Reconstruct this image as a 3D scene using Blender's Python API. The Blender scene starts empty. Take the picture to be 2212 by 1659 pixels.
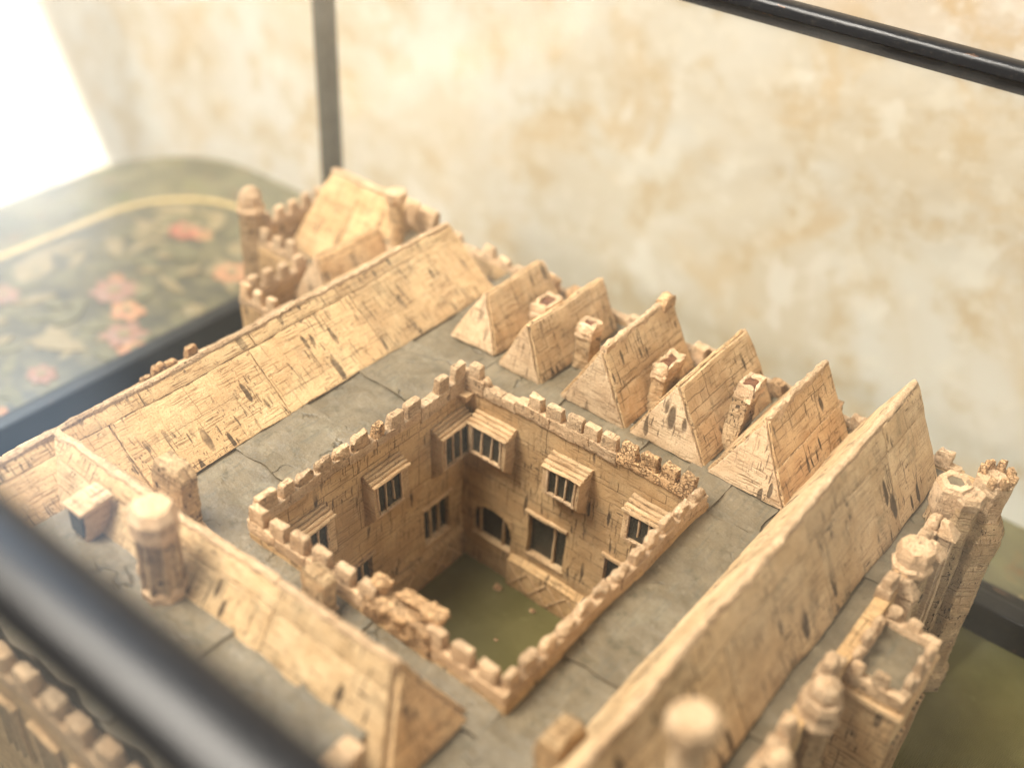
import bpy, bmesh, math, random
from mathutils import Vector, Matrix, noise

random.seed(7)
K = 0.5            # one drawing unit = 0.5 m (the cork model is about half a metre across)
FLOOR = -0.335     # level of the green cloth the model stands on
TABLE = -0.362     # level of the painted table top
scene = bpy.context.scene
col = scene.collection

# ------------------------------------------------------------------ camera
def look_axes(yaw, pitch, roll):
    cy, sy = math.cos(yaw), math.sin(yaw)
    fwd = Vector((sy*math.cos(pitch), cy*math.cos(pitch), -math.sin(pitch)))
    r0 = Vector((cy, -sy, 0)); d0 = fwd.cross(r0)
    r = math.cos(roll)*r0 + math.sin(roll)*d0
    return r, fwd.cross(r), fwd
r_, d_, f_ = look_axes(-0.635796242, 0.640957605, -0.0597488197)
cam_d = bpy.data.cameras.new('camera'); cam = bpy.data.objects.new('camera', cam_d); col.objects.link(cam)
m = Matrix((r_, -d_, -f_)).transposed().to_4x4()
m.translation = Vector((0.838, -1.02, 1.0))*K
cam.matrix_world = m
cam_d.sensor_width = 36; cam_d.lens = 36*2401.86/2212
cam_d.clip_start = 0.01; cam_d.clip_end = 60
cam_d.dof.use_dof = True; cam_d.dof.focus_distance = 1.50*K; cam_d.dof.aperture_fstop = 2.2
cam_d.dof.aperture_blades = 9
scene.camera = cam

# ------------------------------------------------------------------ light
w = bpy.data.worlds.new('World'); scene.world = w; w.use_nodes = True
w.node_tree.nodes['Background'].inputs[0].default_value = (1.0, 0.93, 0.82, 1)
w.node_tree.nodes['Background'].inputs[1].default_value = 0.34
def area(name, loc, target, sx, sy, power, colour, spread=180):
    l = bpy.data.lights.new(name, 'AREA'); l.shape = 'RECTANGLE'; l.size = sx*K; l.size_y = sy*K
    l.energy = power; l.color = colour; l.spread = math.radians(spread)
    o = bpy.data.objects.new(name, l); col.objects.link(o)
    o.location = Vector(loc)*K
    o.rotation_euler = (Vector(target)-Vector(loc)).to_track_quat('-Z', 'Y').to_euler()
    return o
area('window_light', (-1.0, -1.45, 3.1), (0, -0.1, 0), 1.4, 1.6, 65, (1.0, 0.93, 0.82))
area('sky_light', (-2.95, 0.45, 1.75), (0.2, -0.2, 0), 1.3, 1.0, 9.0, (0.90, 0.95, 1.0))
area('roof_light', (-2.55, 0.10, 3.1), (0.1, -0.3, 0), 1.5, 0.9, 8.0, (0.50, 0.72, 1.0))
area('right_fill_light', (2.8, -0.6, 2.3), (0.4, -0.1, 0), 1.6, 1.6, 8, (1.0, 0.93, 0.82))  # soft fill added on the right to brighten east-facing slopes, not a window
def beam(name, corner, edge, frm, sx, sy, power, colour, spread):
    """sunlight through a window opening: a narrow-spread panel; one corner of its patch lies at `corner`, one side follows `edge`"""
    z = Vector(frm).normalized(); e = Vector(edge); y = (e - z*e.dot(z)).normalized(); x = y.cross(z)
    o = area(name, (0, 0, 0), (0, 0, -1), sx, sy, power, colour, spread)
    c = Vector(corner) + x*(sx/2)*(1 if sx > 0 else -1) + y*sy/2 + z*2.6
    mw = Matrix((x, y, z)).transposed().to_4x4(); mw.translation = c*K
    o.matrix_world = mw; o.rotation_euler = mw.to_euler(); o.location = c*K
    return o
beam('sun_patch', (-2.86, 1.02, -0.20), (0.29, 0, -0.58), (0.35, -0.75, 0.55), 0.37, 1.6, 1.3, (1.0, 0.97, 0.92), 2)
beam('sun_patch', (-3.43, 1.02, -0.20), (0.29, 0, -0.58), (0.35, -0.75, 0.55), 0.9, 1.6, 3.2, (1.0, 0.97, 0.92), 2)
beam('sun_patch', (-2.3, 1.02, 0.16), (1.21, 0, -0.11), (-0.10, -0.5, 0.87), 0.75, 4.2, 1.3, (1.0, 0.97, 0.92), 4)
beam('glint', (-1.32, 1.02, -0.21), (0.7, 0, 0.38), (-0.10, -0.5, 0.87), 0.022, 0.85, 0.022, (1.0, 0.97, 0.92), 2)
scene.view_settings.view_transform = 'Standard'; scene.view_settings.look = 'None'
scene.view_settings.exposure = 0.34; scene.view_settings.gamma = 1.0

# ------------------------------------------------------------------ materials
def new_mat(name):
    mt = bpy.data.materials.new(name); mt.use_nodes = True
    nt = mt.node_tree; nt.nodes.clear()
    out = nt.nodes.new('ShaderNodeOutputMaterial')
    return mt, nt, out
class N:
    def __init__(s, nt): s.nt = nt
    def __call__(s, typ, ins=None, **kw):
        n = s.nt.nodes.new('ShaderNode'+typ)
        for k, v in kw.items(): setattr(n, k, v)
        for k, v in (ins or {}).items():
            if hasattr(v, 'links') or isinstance(v, bpy.types.NodeSocket): s.nt.links.new(v, n.inputs[k])
            else: n.inputs[k].default_value = v
        return n
    def math(s, op, a, b=None, clamp=False):
        n = s.nt.nodes.new('ShaderNodeMath'); n.operation = op; n.use_clamp = clamp
        for i, v in enumerate((a, b)):
            if v is None: continue
            if isinstance(v, bpy.types.NodeSocket): s.nt.links.new(v, n.inputs[i])
            else: n.inputs[i].default_value = v
        return n.outputs[0]
    def mix(s, fac, a, b, blend='MIX'):
        n = s.nt.nodes.new('ShaderNodeMix'); n.data_type = 'RGBA'; n.blend_type = blend
        for sock, v in ((n.inputs[0], fac), (n.inputs[6], a), (n.inputs[7], b)):
            if isinstance(v, bpy.types.NodeSocket): s.nt.links.new(v, sock)
            else: sock.default_value = v if not isinstance(v, tuple) or len(v) == 4 else (*v, 1)
        return n.outputs[2]
    def ramp(s, fac, lo, hi, a=0.0, b=1.0):
        n = s.nt.nodes.new('ShaderNodeMapRange'); n.interpolation_type = 'SMOOTHSTEP'
        s.nt.links.new(fac, n.inputs[0])
        n.inputs[1].default_value = lo; n.inputs[2].default_value = hi; n.inputs[3].default_value = a; n.inputs[4].default_value = b
        return n.outputs[0]
    def scaled(s, vec, sc, off=(0, 0, 0)):
        n = s('Mapping', {'Vector': vec}); n.inputs['Scale'].default_value = sc; n.inputs['Location'].default_value = off
        return n.outputs[0]
    def noise(s, vec, scale, detail=4, rough=0.55, dist=0.0):
        return s('Texture'+'Noise' if False else 'TexNoise', {'Vector': vec, 'Scale': scale, 'Detail': detail, 'Roughness': rough, 'Distortion': dist}).outputs[0]

def cork(name, a=(0.608, 0.412, 0.230), b=(0.477, 0.291, 0.143), slits=1.0, bricks=1.0, grain=1.0, dirt=0.5, torn=0.0, bump=0.6, ucut=55, vcut=20):
    mt, nt, out = new_mat(name); n = N(nt)
    uv = n('UVMap').outputs[0]
    rnd = n('ObjectInfo').outputs['Random']
    big = n.noise(uv, 14, 5, 0.6)
    c = n.mix(n.ramp(big, 0.34, 0.64), a, b)
    tone = n.math('ADD', n.math('MULTIPLY', rnd, 0.30), 0.86)
    # grain running along the courses
    g = n.noise(n.scaled(uv, (24, 380, 24)), 1.0, 3, 0.6, 0.25)
    gl = n.ramp(g, 0.36, 0.50, 1.0, 0.0)
    gmask = n.ramp(n.noise(uv, 22, 2), 0.40, 0.60)
    gl = n.math('MULTIPLY', n.math('MULTIPLY', gl, gmask), 0.70*grain)
    speck = n.ramp(n.noise(uv, 420, 3, 0.75), 0.36, 0.46, 0.5, 0.0)
    # lenticels: dark lens-shaped slits across the grain
    wob = n('TexNoise', {'Vector': uv, 'Scale': 60.0, 'Detail': 2.0})
    wv = n('VectorMath', {0: wob.outputs[1], 1: (0.5, 0.5, 0.5)}, operation='SUBTRACT').outputs[0]
    wv = n('VectorMath', {0: wv, 'Scale': 0.0045}, operation='SCALE').outputs[0]
    uvw = n('VectorMath', {0: uv, 1: wv}, operation='ADD').outputs[0]
    def slit(us, vs, size, keep, off):
        v = n('TexVoronoi', {'Vector': n.scaled(uvw, (us, vs, 1), off), 'Scale': 1.0, 'Randomness': 1.0}, voronoi_dimensions='2D')
        sep = n('SeparateColor', {'Color': v.outputs['Color']}).outputs
        r = n.math('MULTIPLY', sep[0], size)
        on_ = n.math('GREATER_THAN', sep[1], keep)
        core = n.math('MULTIPLY', n.math('SUBTRACT', r, v.outputs['Distance']), 14.0, True)
        return n.math('MULTIPLY', core, on_)
    s1 = slit(ucut*3.0, vcut*1.25, 0.30, 0.55, (0, 0, 0))
    s2 = slit(ucut*1.25, vcut*0.85, 0.33, 0.60, (3.3, 7.1, 0))
    s3 = slit(ucut*4.0, vcut*6.5, 0.30, 0.55, (1.7, 2.1, 0))
    s4 = slit(ucut*0.30, vcut*4.5, 0.16, 0.62, (5.7, 9.1, 0))
    s5 = slit(ucut*0.62, vcut*0.5, 0.24, 0.72, (8.7, 1.3, 0))
    s6 = slit(ucut*5.5, vcut*0.75, 0.34, 0.62, (2.2, 4.4, 0))
    s2 = n.math('MAXIMUM', s2, n.math('MAXIMUM', s5, n.math('MULTIPLY', s6, 0.8)))
    sl = n.math('MAXIMUM', n.math('MAXIMUM', n.math('MULTIPLY', s1, 0.85), s2), n.math('MAXIMUM', n.math('MULTIPLY', s3, 0.7), n.math('MULTIPLY', s4, 0.8)))
    patch = n.ramp(n.noise(uv, 11, 3), 0.42, 0.58)
    sl = n.math('MULTIPLY', n.math('MULTIPLY', sl, n.math('ADD', n.math('MULTIPLY', patch, 0.85), 0.15)), slits, True)
    # incised masonry courses
    br = n('TexBrick', {'Vector': n.scaled(uvw, (1, 1, 1)), 'Scale': 1.0, 'Mortar Size': 0.0009, 'Mortar Smooth': 0.6, 'Brick Width': 0.042, 'Row Height': 0.0165, 'Color1': (0, 0, 0, 1), 'Color2': (0, 0, 0, 1), 'Mortar': (1, 1, 1, 1)})
    bmask = n.ramp(n.noise(uv, 30, 3), 0.42, 0.62)
    bl = n.math('MULTIPLY', n.math('MULTIPLY', br.outputs['Fac'], bmask), 0.75*bricks)
    b2 = n('TexBrick', {'Vector': uvw, 'Scale': 1.0, 'Mortar Size': 0.0007, 'Mortar Smooth': 0.3, 'Brick Width': 0.125, 'Row Height': 0.052, 'Color1': (0, 0, 0, 1), 'Color2': (0, 0, 0, 1), 'Mortar': (1, 1, 1, 1)})
    bl = n.math('MAXIMUM', bl, n.math('MULTIPLY', b2.outputs['Fac'], n.math('MULTIPLY', n.ramp(n.noise(uv, 16, 2), 0.36, 0.5), 0.9*min(1.0, bricks*1.6))))
    # dust and soot
    d = n.ramp(n.noise(uv, 26, 6, 0.68), 0.52, 0.74, 0, dirt)
    c = n.mix(d, c, (0.27, 0.20, 0.115))
    pale = n.ramp(n.noise(uv, 45, 5, 0.7), 0.56, 0.74, 0, 0.45)
    c = n.mix(pale, c, (0.72, 0.53, 0.34))
    c = n.mix(gl, c, (0.20, 0.105, 0.04))
    c = n.mix(speck, c, (0.24, 0.13, 0.05))
    c = n.mix(n.math('MULTIPLY', bl, 0.95), c, (0.10, 0.055, 0.022))
    h = n.math('MULTIPLY', n.math('ADD', n.math('ADD', gl, n.math('MULTIPLY', sl, 2.6)), n.math('ADD', n.math('MULTIPLY', bl, 1.8), n.math('MULTIPLY', speck, 0.8))), -1.0)
    h = n.math('ADD', h, n.math('MULTIPLY', n.noise(uv, 160, 5, 0.7), 1.6))
    if torn > 0:
        v = n('TexVoronoi', {'Vector': uvw, 'Scale': 210.0}, feature='DISTANCE_TO_EDGE')
        crack = n.ramp(v.outputs['Distance'], 0.0, 0.16, 1.0, 0.0)
        cm = n.ramp(n.noise(uv, 90, 2), 0.40, 0.55)
        crack = n.math('MULTIPLY', crack, cm)
        c = n.mix(n.math('MULTIPLY', crack, 0.75*torn), c, (0.20, 0.09, 0.03))
        h = n.math('SUBTRACT', h, n.math('MULTIPLY', crack, 2.5*torn))
    c = n.mix(n.math('MULTIPLY', sl, 0.92), c, (0.055, 0.032, 0.016))
    vm = n('VectorMath', {0: c, 'Scale': tone}, operation='SCALE').outputs[0]
    bp = n('Bump', {'Height': h, 'Strength': bump, 'Distance': 0.0011})
    bs = n('BsdfPrincipled', {'Base Color': vm, 'Roughness': 0.82, 'Normal': bp.outputs[0], 'Specular IOR Level': 0.25})
    nt.links.new(bs.outputs[0], out.inputs[0])
    return mt

M = {}
M['roof'] = cork('cork_roof', dirt=0.45)
M['hall'] = cork('cork_hall_roof', a=(0.598, 0.408, 0.219), b=(0.486, 0.304, 0.152), grain=1.1, bricks=0.35, dirt=0.55, slits=1.0)
M['long'] = cork('cork_long_roof', a=(0.627, 0.440, 0.258), b=(0.504, 0.330, 0.174), grain=0.8, bricks=0.35, dirt=0.95, slits=1.2, ucut=45, vcut=17)
M['end'] = cork('cork_gable_end', a=(0.665, 0.478, 0.308), b=(0.549, 0.365, 0.218), slits=0.9, bricks=0.25, dirt=0.35)
M['wall'] = cork('cork_wall', a=(0.570, 0.375, 0.195), b=(0.450, 0.274, 0.129), slits=1.0, bricks=0.85, grain=0.8, dirt=0.5, ucut=70, vcut=16)
M['trim'] = cork('cork_trim', a=(0.627, 0.431, 0.249), b=(0.504, 0.318, 0.170), slits=0.55, bricks=0.0, grain=0.8, dirt=0.4, ucut=120, vcut=60)
M['coping'] = cork('cork_coping', a=(0.674, 0.473, 0.302), b=(0.558, 0.361, 0.210), slits=0.6, bricks=0.0, grain=0.6, dirt=0.35, torn=0.25, ucut=110, vcut=70, bump=0.8)
M['torn'] = cork('cork_torn', a=(0.684, 0.431, 0.234), b=(0.594, 0.348, 0.170), slits=0.2, bricks=0.0, grain=0.3, dirt=0.1, torn=1.0, bump=1.0)
M['tower'] = cork('cork_tower', a=(0.589, 0.408, 0.234), b=(0.432, 0.274, 0.143), slits=1.2, bricks=0.8, grain=0.6, dirt=0.95, torn=0.3, ucut=80, vcut=90, bump=0.9)

def lead():
    mt, nt, out = new_mat('lead'); n = N(nt)
    uv = n('UVMap').outputs[0]; rnd = n('ObjectInfo').outputs['Random']
    c = n.mix(n.ramp(n.noise(uv, 16, 6, 0.65), 0.3, 0.7), (0.108, 0.080, 0.046), (0.182, 0.140, 0.088))
    bloom = n.ramp(n.noise(uv, 11, 5, 0.7), 0.52, 0.74, 0, 0.5)
    c = n.mix(bloom, c, (0.245, 0.212, 0.148))
    scr = n.ramp(n.noise(n.scaled(uv, (240, 16, 1)), 1, 4, 0.7), 0.34, 0.48, 0.6, 0)
    c = n.mix(scr, c, (0.09, 0.082, 0.06))
    grit = n.ramp(n.noise(uv, 420, 2, 0.7), 0.66, 0.74, 0, 0.5)
    c = n.mix(grit, c, (0.33, 0.27, 0.17))
    dirt = n.ramp(n.noise(uv, 42, 5, 0.7), 0.52, 0.68, 0, 0.7)
    c = n.mix(dirt, c, (0.070, 0.056, 0.03))
    wb = n('TexNoise', {'Vector': uv, 'Scale': 30.0, 'Detail': 3.0})
    wv = n('VectorMath', {0: wb.outputs[1], 'Scale': 0.05}, operation='SCALE').outputs[0]
    vo = n('TexVoronoi', {'Vector': n('VectorMath', {0: uv, 1: wv}, operation='ADD').outputs[0], 'Scale': 8.0}, feature='DISTANCE_TO_EDGE')
    ck = n.math('MULTIPLY', n.ramp(vo.outputs['Distance'], 0.0, 0.022, 1.0, 0.0), n.ramp(n.noise(uv, 17, 2), 0.50, 0.62))
    c = n.mix(n.math('MULTIPLY', ck, 0.75), c, (0.045, 0.034, 0.018))
    dust = n.ramp(n.noise(n.scaled(uv, (1, 1, 1), (6, 2, 0)), 55, 6, 0.75), 0.55, 0.70, 0, 0.5)
    c = n.mix(dust, c, (0.27, 0.215, 0.145))
    tone = n.math('ADD', n.math('MULTIPLY', rnd, 0.22), 0.9)
    vm = n('VectorMath', {0: c, 'Scale': tone}, operation='SCALE').outputs[0]
    h = n.math('ADD', n.math('MULTIPLY', n.noise(uv, 38, 3), 3.0), n.math('SUBTRACT', n.math('MULTIPLY', n.noise(uv, 260, 4, 0.7), 0.6), n.math('MULTIPLY', ck, 1.6)))
    bp = n('Bump', {'Height': h, 'Strength': 0.6, 'Distance': 0.0012})
    rg = n.ramp(n.noise(uv, 30, 4), 0.3, 0.7, 0.42, 0.66)
    bs = n('BsdfPrincipled', {'Base Color': vm, 'Roughness': rg, 'Normal': bp.outputs[0], 'Specular IOR Level': 0.55})
    nt.links.new(bs.outputs[0], out.inputs[0]); return mt
M['lead'] = lead()

def pane():
    mt, nt, out = new_mat('dark_glass'); n = N(nt); uv = n('UVMap').outputs[0]
    h = n.noise(uv, 260, 4, 0.7)
    c = n.mix(n.ramp(h, 0.5, 0.72, 0, 0.6), (0.022, 0.020, 0.014), (0.12, 0.11, 0.085))
    bp = n('Bump', {'Height': h, 'Strength': 0.8, 'Distance': 0.0012})
    bs = n('BsdfPrincipled', {'Base Color': c, 'Roughness': 0.20, 'Normal': bp.outputs[0]})
    nt.links.new(bs.outputs[0], out.inputs[0]); return mt
M['pane'] = pane()

def simple(name, c1, c2, scale, rough, bump=0.2, spec=0.5, det=4, dist=0.001):
    mt, nt, out = new_mat(name); n = N(nt); uv = n('UVMap').outputs[0]
    f = n.noise(uv, scale, det, 0.65)
    c = n.mix(n.ramp(f, 0.32, 0.68), c1, c2)
    bp = n('Bump', {'Height': n.noise(uv, scale*6, 4, 0.7), 'Strength': bump, 'Distance': dist})
    bs = n('BsdfPrincipled', {'Base Color': c, 'Roughness': rough, 'Normal': bp.outputs[0], 'Specular IOR Level': spec})
    nt.links.new(bs.outputs[0], out.inputs[0]); return mt
M['glue'] = simple('amber_glue', (0.060, 0.018, 0.008), (0.17, 0.065, 0.028), 90, 0.35, 0.5)
M['dark'] = simple('dark_blocker', (0.03, 0.02, 0.012), (0.06, 0.035, 0.02), 60, 0.9)  # colour of the slabs added under the lead to block light

def cloth():
    mt, nt, out = new_mat('green_cloth'); n = N(nt); uv = n('UVMap').outputs[0]
    base = n.mix(n.ramp(n.noise(uv, 7, 5, 0.6), 0.3, 0.7), (0.122, 0.102, 0.036), (0.188, 0.158, 0.064))
    wv = n('TexWave', {'Vector': n.scaled(uv, (1, 1, 1)), 'Scale': 110.0, 'Distortion': 1.2, 'Detail': 2.0}, bands_direction='X').outputs['Fac']
    wu = n('TexWave', {'Vector': uv, 'Scale': 110.0, 'Distortion': 1.2, 'Detail': 2.0}, bands_direction='Y').outputs['Fac']
    h = n.math('ADD', wv, wu)
    c = n.mix(n.ramp(h, 0.3, 1.5, 0.45, 0.0), base, (0.045, 0.045, 0.015))
    c = n.mix(n.ramp(n.noise(uv, 60, 4, 0.7), 0.58, 0.72, 0, 0.3), c, (0.23, 0.21, 0.09))
    bp = n('Bump', {'Height': h, 'Strength': 0.6, 'Distance': 0.0009})
    bs = n('BsdfPrincipled', {'Base Color': c, 'Roughness': 0.95, 'Normal': bp.outputs[0], 'Specular IOR Level': 0.1})
    nt.links.new(bs.outputs[0], out.inputs[0]); return mt
M['cloth'] = cloth()

def black_frame():
    mt, nt, out = new_mat('ebonised_wood'); n = N(nt); uv = n('UVMap').outputs[0]
    wear = n.ramp(n.noise(n.scaled(uv, (14, 50, 14)), 1, 5, 0.7), 0.63, 0.70, 0, 0.8)
    c = n.mix(wear, (0.008, 0.008, 0.009), (0.20, 0.10, 0.055))
    c = n.mix(n.ramp(n.noise(uv, 120, 4, 0.7), 0.55, 0.75, 0, 0.5), c, (0.07, 0.062, 0.048))
    bp = n('Bump', {'Height': n.noise(n.scaled(uv, (30, 200, 30)), 1, 4), 'Strength': 0.25, 'Distance': 0.001})
    bs = n('BsdfPrincipled', {'Base Color': c, 'Roughness': 0.32, 'Normal': bp.outputs[0], 'Specular IOR Level': 0.26})
    nt.links.new(bs.outputs[0], out.inputs[0]); return mt
M['frame'] = black_frame()
M['post'] = simple('bronzed_post', (0.028, 0.024, 0.014), (0.055, 0.046, 0.029), 25, 0.42, 0.2)

def glass():
    mt, nt, out = new_mat('case_glass'); n = N(nt)
    tr = n('BsdfTransparent', {'Color': (0.985, 0.99, 0.98, 1)}); gl = n('BsdfGlossy', {'Color': (1, 1, 1, 1), 'Roughness': 0.22})
    fc = n('LayerWeight', {'Blend': 0.5}).outputs['Facing']
    fr = n.math('ADD', n.math('MULTIPLY', n.math('POWER', fc, 5.0), 0.50), 0.008)
    mx = n('MixShader', {0: fr, 1: tr.outputs[0], 2: gl.outputs[0]})
    df = n('BsdfDiffuse', {'Color': (0.8, 0.78, 0.72, 1)})
    uv = n('UVMap').outputs[0]
    dust = n.ramp(n.noise(uv, 5, 6, 0.7), 0.35, 0.8, 0.0, 0.012)
    m2 = n('MixShader', {0: dust, 1: mx.outputs[0], 2: df.outputs[0]})
    nt.links.new(m2.outputs[0], out.inputs[0]); return mt
M['glass'] = glass()

def plaster():
    mt, nt, out = new_mat('stained_plaster'); n = N(nt); uv = n('UVMap').outputs[0]
    c = n.mix(n.ramp(n.noise(uv, 1.6, 6, 0.62, 0.6), 0.38, 0.64), (0.500, 0.425, 0.325), (0.550, 0.515, 0.455))
    c = n.mix(n.ramp(n.noise(n.scaled(uv, (1, 1, 1), (4, 2, 0)), 3.6, 6, 0.62, 0.9), 0.50, 0.66, 0, 0.75), c, (0.490, 0.357, 0.207))
    c = n.mix(n.ramp(n.noise(n.scaled(uv, (6.5, 5.0, 1), (9, 1, 0)), 1.0, 4, 0.55, 0.4), 0.58, 0.66, 0, 0.8), c, (0.604, 0.557, 0.483))
    c = n.mix(n.ramp(n.noise(n.scaled(uv, (1, 1, 1), (1, 7, 0)), 7, 6, 0.68), 0.48, 0.64, 0, 0.65), c, (0.432, 0.321, 0.184))
    c = n.mix(n.ramp(n.noise(n.scaled(uv, (1, 1, 1), (3, 3, 0)), 15, 5, 0.68), 0.52, 0.64, 0, 0.6), c, (0.588, 0.533, 0.443))
    c = n.mix(n.ramp(n.noise(n.scaled(uv, (2.6, 0.5, 1), (2, 5, 0)), 1.0, 3, 0.6), 0.50, 0.70, 0, 0.4), c, (0.571, 0.521, 0.450))
    bp = n('Bump', {'Height': n.noise(uv, 9, 6, 0.6), 'Strength': 0.25, 'Distance': 0.01})
    bs = n('BsdfPrincipled', {'Base Color': c, 'Roughness': 0.9, 'Normal': bp.outputs[0], 'Specular IOR Level': 0.2})
    nt.links.new(bs.outputs[0], out.inputs[0]); return mt
M['plaster'] = plaster()

def lacquer():
    mt, nt, out = new_mat('painted_lacquer'); n = N(nt); uv = n('UVMap').outputs[0]
    c = n.mix(n.ramp(n.noise(uv, 9, 5, 0.6, 0.5), 0.35, 0.65), (0.075, 0.068, 0.040), (0.135, 0.118, 0.065))
    c = n.mix(n.ramp(n.noise(uv, 17, 4, 0.6), 0.57, 0.70, 0, 0.45), c, (0.20, 0.075, 0.025))
    c = n.mix(n.ramp(n.noise(n.scaled(uv, (1, 1, 1), (5, 3, 0)), 13, 4, 0.6), 0.55, 0.70, 0, 0.7), c, (0.075, 0.085, 0.02))
    bs = n('BsdfPrincipled', {'Base Color': c, 'Roughness': 0.32})
    nt.links.new(bs.outputs[0], out.inputs[0]); return mt
M['lacquer'] = lacquer()
M['panel'] = simple('dark_painted_ground', (0.045, 0.042, 0.030), (0.125, 0.105, 0.055), 15, 0.34, 0.05, det=5)
M['gold'] = simple('gold_paint', (0.40, 0.27, 0.10), (0.50, 0.36, 0.16), 30, 0.45, 0.1)
M['orange'] = simple('orange_paint', (0.328, 0.130, 0.066), (0.371, 0.209, 0.107), 40, 0.4, 0.05)
M['red'] = simple('red_paint', (0.265, 0.076, 0.050), (0.323, 0.124, 0.074), 40, 0.4, 0.05)
M['pink'] = simple('pink_paint', (0.223, 0.139, 0.106), (0.235, 0.108, 0.068), 40, 0.4, 0.05)
M['ochre'] = simple('ochre_paint', (0.168, 0.126, 0.063), (0.224, 0.175, 0.097), 40, 0.4, 0.05)
M['leaf'] = simple('olive_paint', (0.087, 0.080, 0.041), (0.137, 0.117, 0.061), 40, 0.4, 0.05)

# ------------------------------------------------------------------ mesh helpers (drawing units, world coordinates)
WORLD = {}
def bm_from(verts, faces):
    bm = bmesh.new(); vs = [bm.verts.new(v) for v in verts]
    for f in faces:
        bm.faces.new([vs[i] for i in f])
    bmesh.ops.recalc_face_normals(bm, faces=bm.faces)
    return bm
def add(bm, other):
    me = bpy.data.meshes.new('tmp'); other.to_mesh(me); other.free(); bm.from_mesh(me); bpy.data.meshes.remove(me); return bm
def box(x0, x1, y0, y1, z0, z1):
    v = [(x0, y0, z0), (x1, y0, z0), (x1, y1, z0), (x0, y1, z0), (x0, y0, z1), (x1, y0, z1), (x1, y1, z1), (x0, y1, z1)]
    return bm_from(v, [(0, 1, 2, 3), (4, 5, 6, 7), (0, 1, 5, 4), (1, 2, 6, 5), (2, 3, 7, 6), (3, 0, 4, 7)])
def hexa(a, b):
    """solid between two 4-point (or n-point) loops"""
    n = len(a)
    return bm_from(list(a)+list(b), [tuple(range(n)), tuple(range(n, 2*n))] + [(i, (i+1) % n, n+(i+1) % n, n+i) for i in range(n)])
def stack(cx, cy, rings, n=8, rot=0.0, closed_top=True):
    """lathe-like polygonal column; rings = [(z, r)] or [(z, r, dx, dy)]"""
    vs, fs = [], []
    for rg in rings:
        z, r = rg[0], rg[1]; dx, dy = (rg[2], rg[3]) if len(rg) > 2 else (0, 0)
        for i in range(n):
            a = rot + 2*math.pi*i/n
            vs.append((cx+dx+r*math.cos(a), cy+dy+r*math.sin(a), z))
    for k in range(len(rings)-1):
        for i in range(n):
            fs.append((k*n+i, k*n+(i+1) % n, (k+1)*n+(i+1) % n, (k+1)*n+i))
    fs.append(tuple(range(n)))
    if closed_top: fs.append(tuple(range((len(rings)-1)*n, len(rings)*n)))
    return bm_from(vs, fs)
def bevel(bm, off, seg=2, ang=25):
    es = [e for e in bm.edges if len(e.link_faces) == 2 and e.calc_face_angle(0) > math.radians(ang)]
    if es: bmesh.ops.bevel(bm, geom=es, offset=off, segments=seg, affect='EDGES', profile=0.6, clamp_overlap=True)
    return bm
def refine(bm, L, it=5):
    for _ in range(it):
        es = [e for e in bm.edges if e.calc_length() > L]
        if not es: break
        bmesh.ops.subdivide_edges(bm, edges=es, cuts=1, use_grid_fill=True)
    return bm
def rough(bm, amp, freq=60, seed=0.0, edge=0.0):
    off = Vector((seed*3.1, seed*1.7, seed*2.3))
    for v in bm.verts:
        p = v.co.copy()
        d = noise.noise_vector(p*freq+off) * amp
        d += noise.noise_vector(p*freq*3.1+off) * amp*0.45
        v.co += d
    return bm
WARP = [False]
def finish(name, bm, mat, parent=None, ang=38, uvscale=1.0, smooth=True):
    if WARP[0]:      # hand-made: everything a little out of true
        for v in bm.verts:
            d = noise.noise_vector(v.co*7.0)*0.0034 + noise.noise_vector(v.co*19.0+Vector((5, 3, 1)))*0.0016
            d.z *= 0.8 if v.co.z > FLOOR+.05 else 0.0
            v.co += d
    bmesh.ops.recalc_face_normals(bm, faces=bm.faces)
    bm.normal_update()
    uvl = bm.loops.layers.uv.new('UVMap')
    ou, ov = random.uniform(0, 30), random.uniform(0, 30)
    Z = Vector((0, 0, 1))
    for f in bm.faces:
        nrm = f.normal
        if abs(nrm.z) > 0.93: u, v = Vector((1, 0, 0)), Vector((0, 1, 0))
        else:
            # snap to a few directions so that neighbouring rough faces share one mapping
            h = math.atan2(nrm.y, nrm.x); h = round(h/(math.pi/4))*(math.pi/4)
            u = Vector((-math.sin(h), math.cos(h), 0))
            t = math.asin(max(-1, min(1, nrm.z))); t = round(t/(math.pi/6))*(math.pi/6)
            nn = Vector((math.cos(h)*math.cos(t), math.sin(h)*math.cos(t), math.sin(t)))
            v = nn.cross(u)
        for l in f.loops:
            l[uvl].uv = (l.vert.co.dot(u)*uvscale+ou, l.vert.co.dot(v)*uvscale+ov)
    xs = [v.co for v in bm.verts]
    lo = Vector((min(c.x for c in xs), min(c.y for c in xs), min(c.z for c in xs)))
    hi = Vector((max(c.x for c in xs), max(c.y for c in xs), max(c.z for c in xs)))
    org = Vector(((lo.x+hi.x)/2, (lo.y+hi.y)/2, lo.z))
    for v in bm.verts: v.co = (v.co-org)*K
    me = bpy.data.meshes.new(name); bm.to_mesh(me); bm.free()
    if smooth:
        for p in me.polygons: p.use_smooth = True
        me.set_sharp_from_angle(angle=math.radians(ang))
    me.materials.append(M[mat] if isinstance(mat, str) else mat)
    o = bpy.data.objects.new(name, me); col.objects.link(o)
    pw = WORLD.get(parent.name, Vector((0, 0, 0))) if parent else Vector((0, 0, 0))
    o.location = org*K - pw
    WORLD[o.name] = org*K
    if parent: o.parent = parent
    return o
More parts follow.
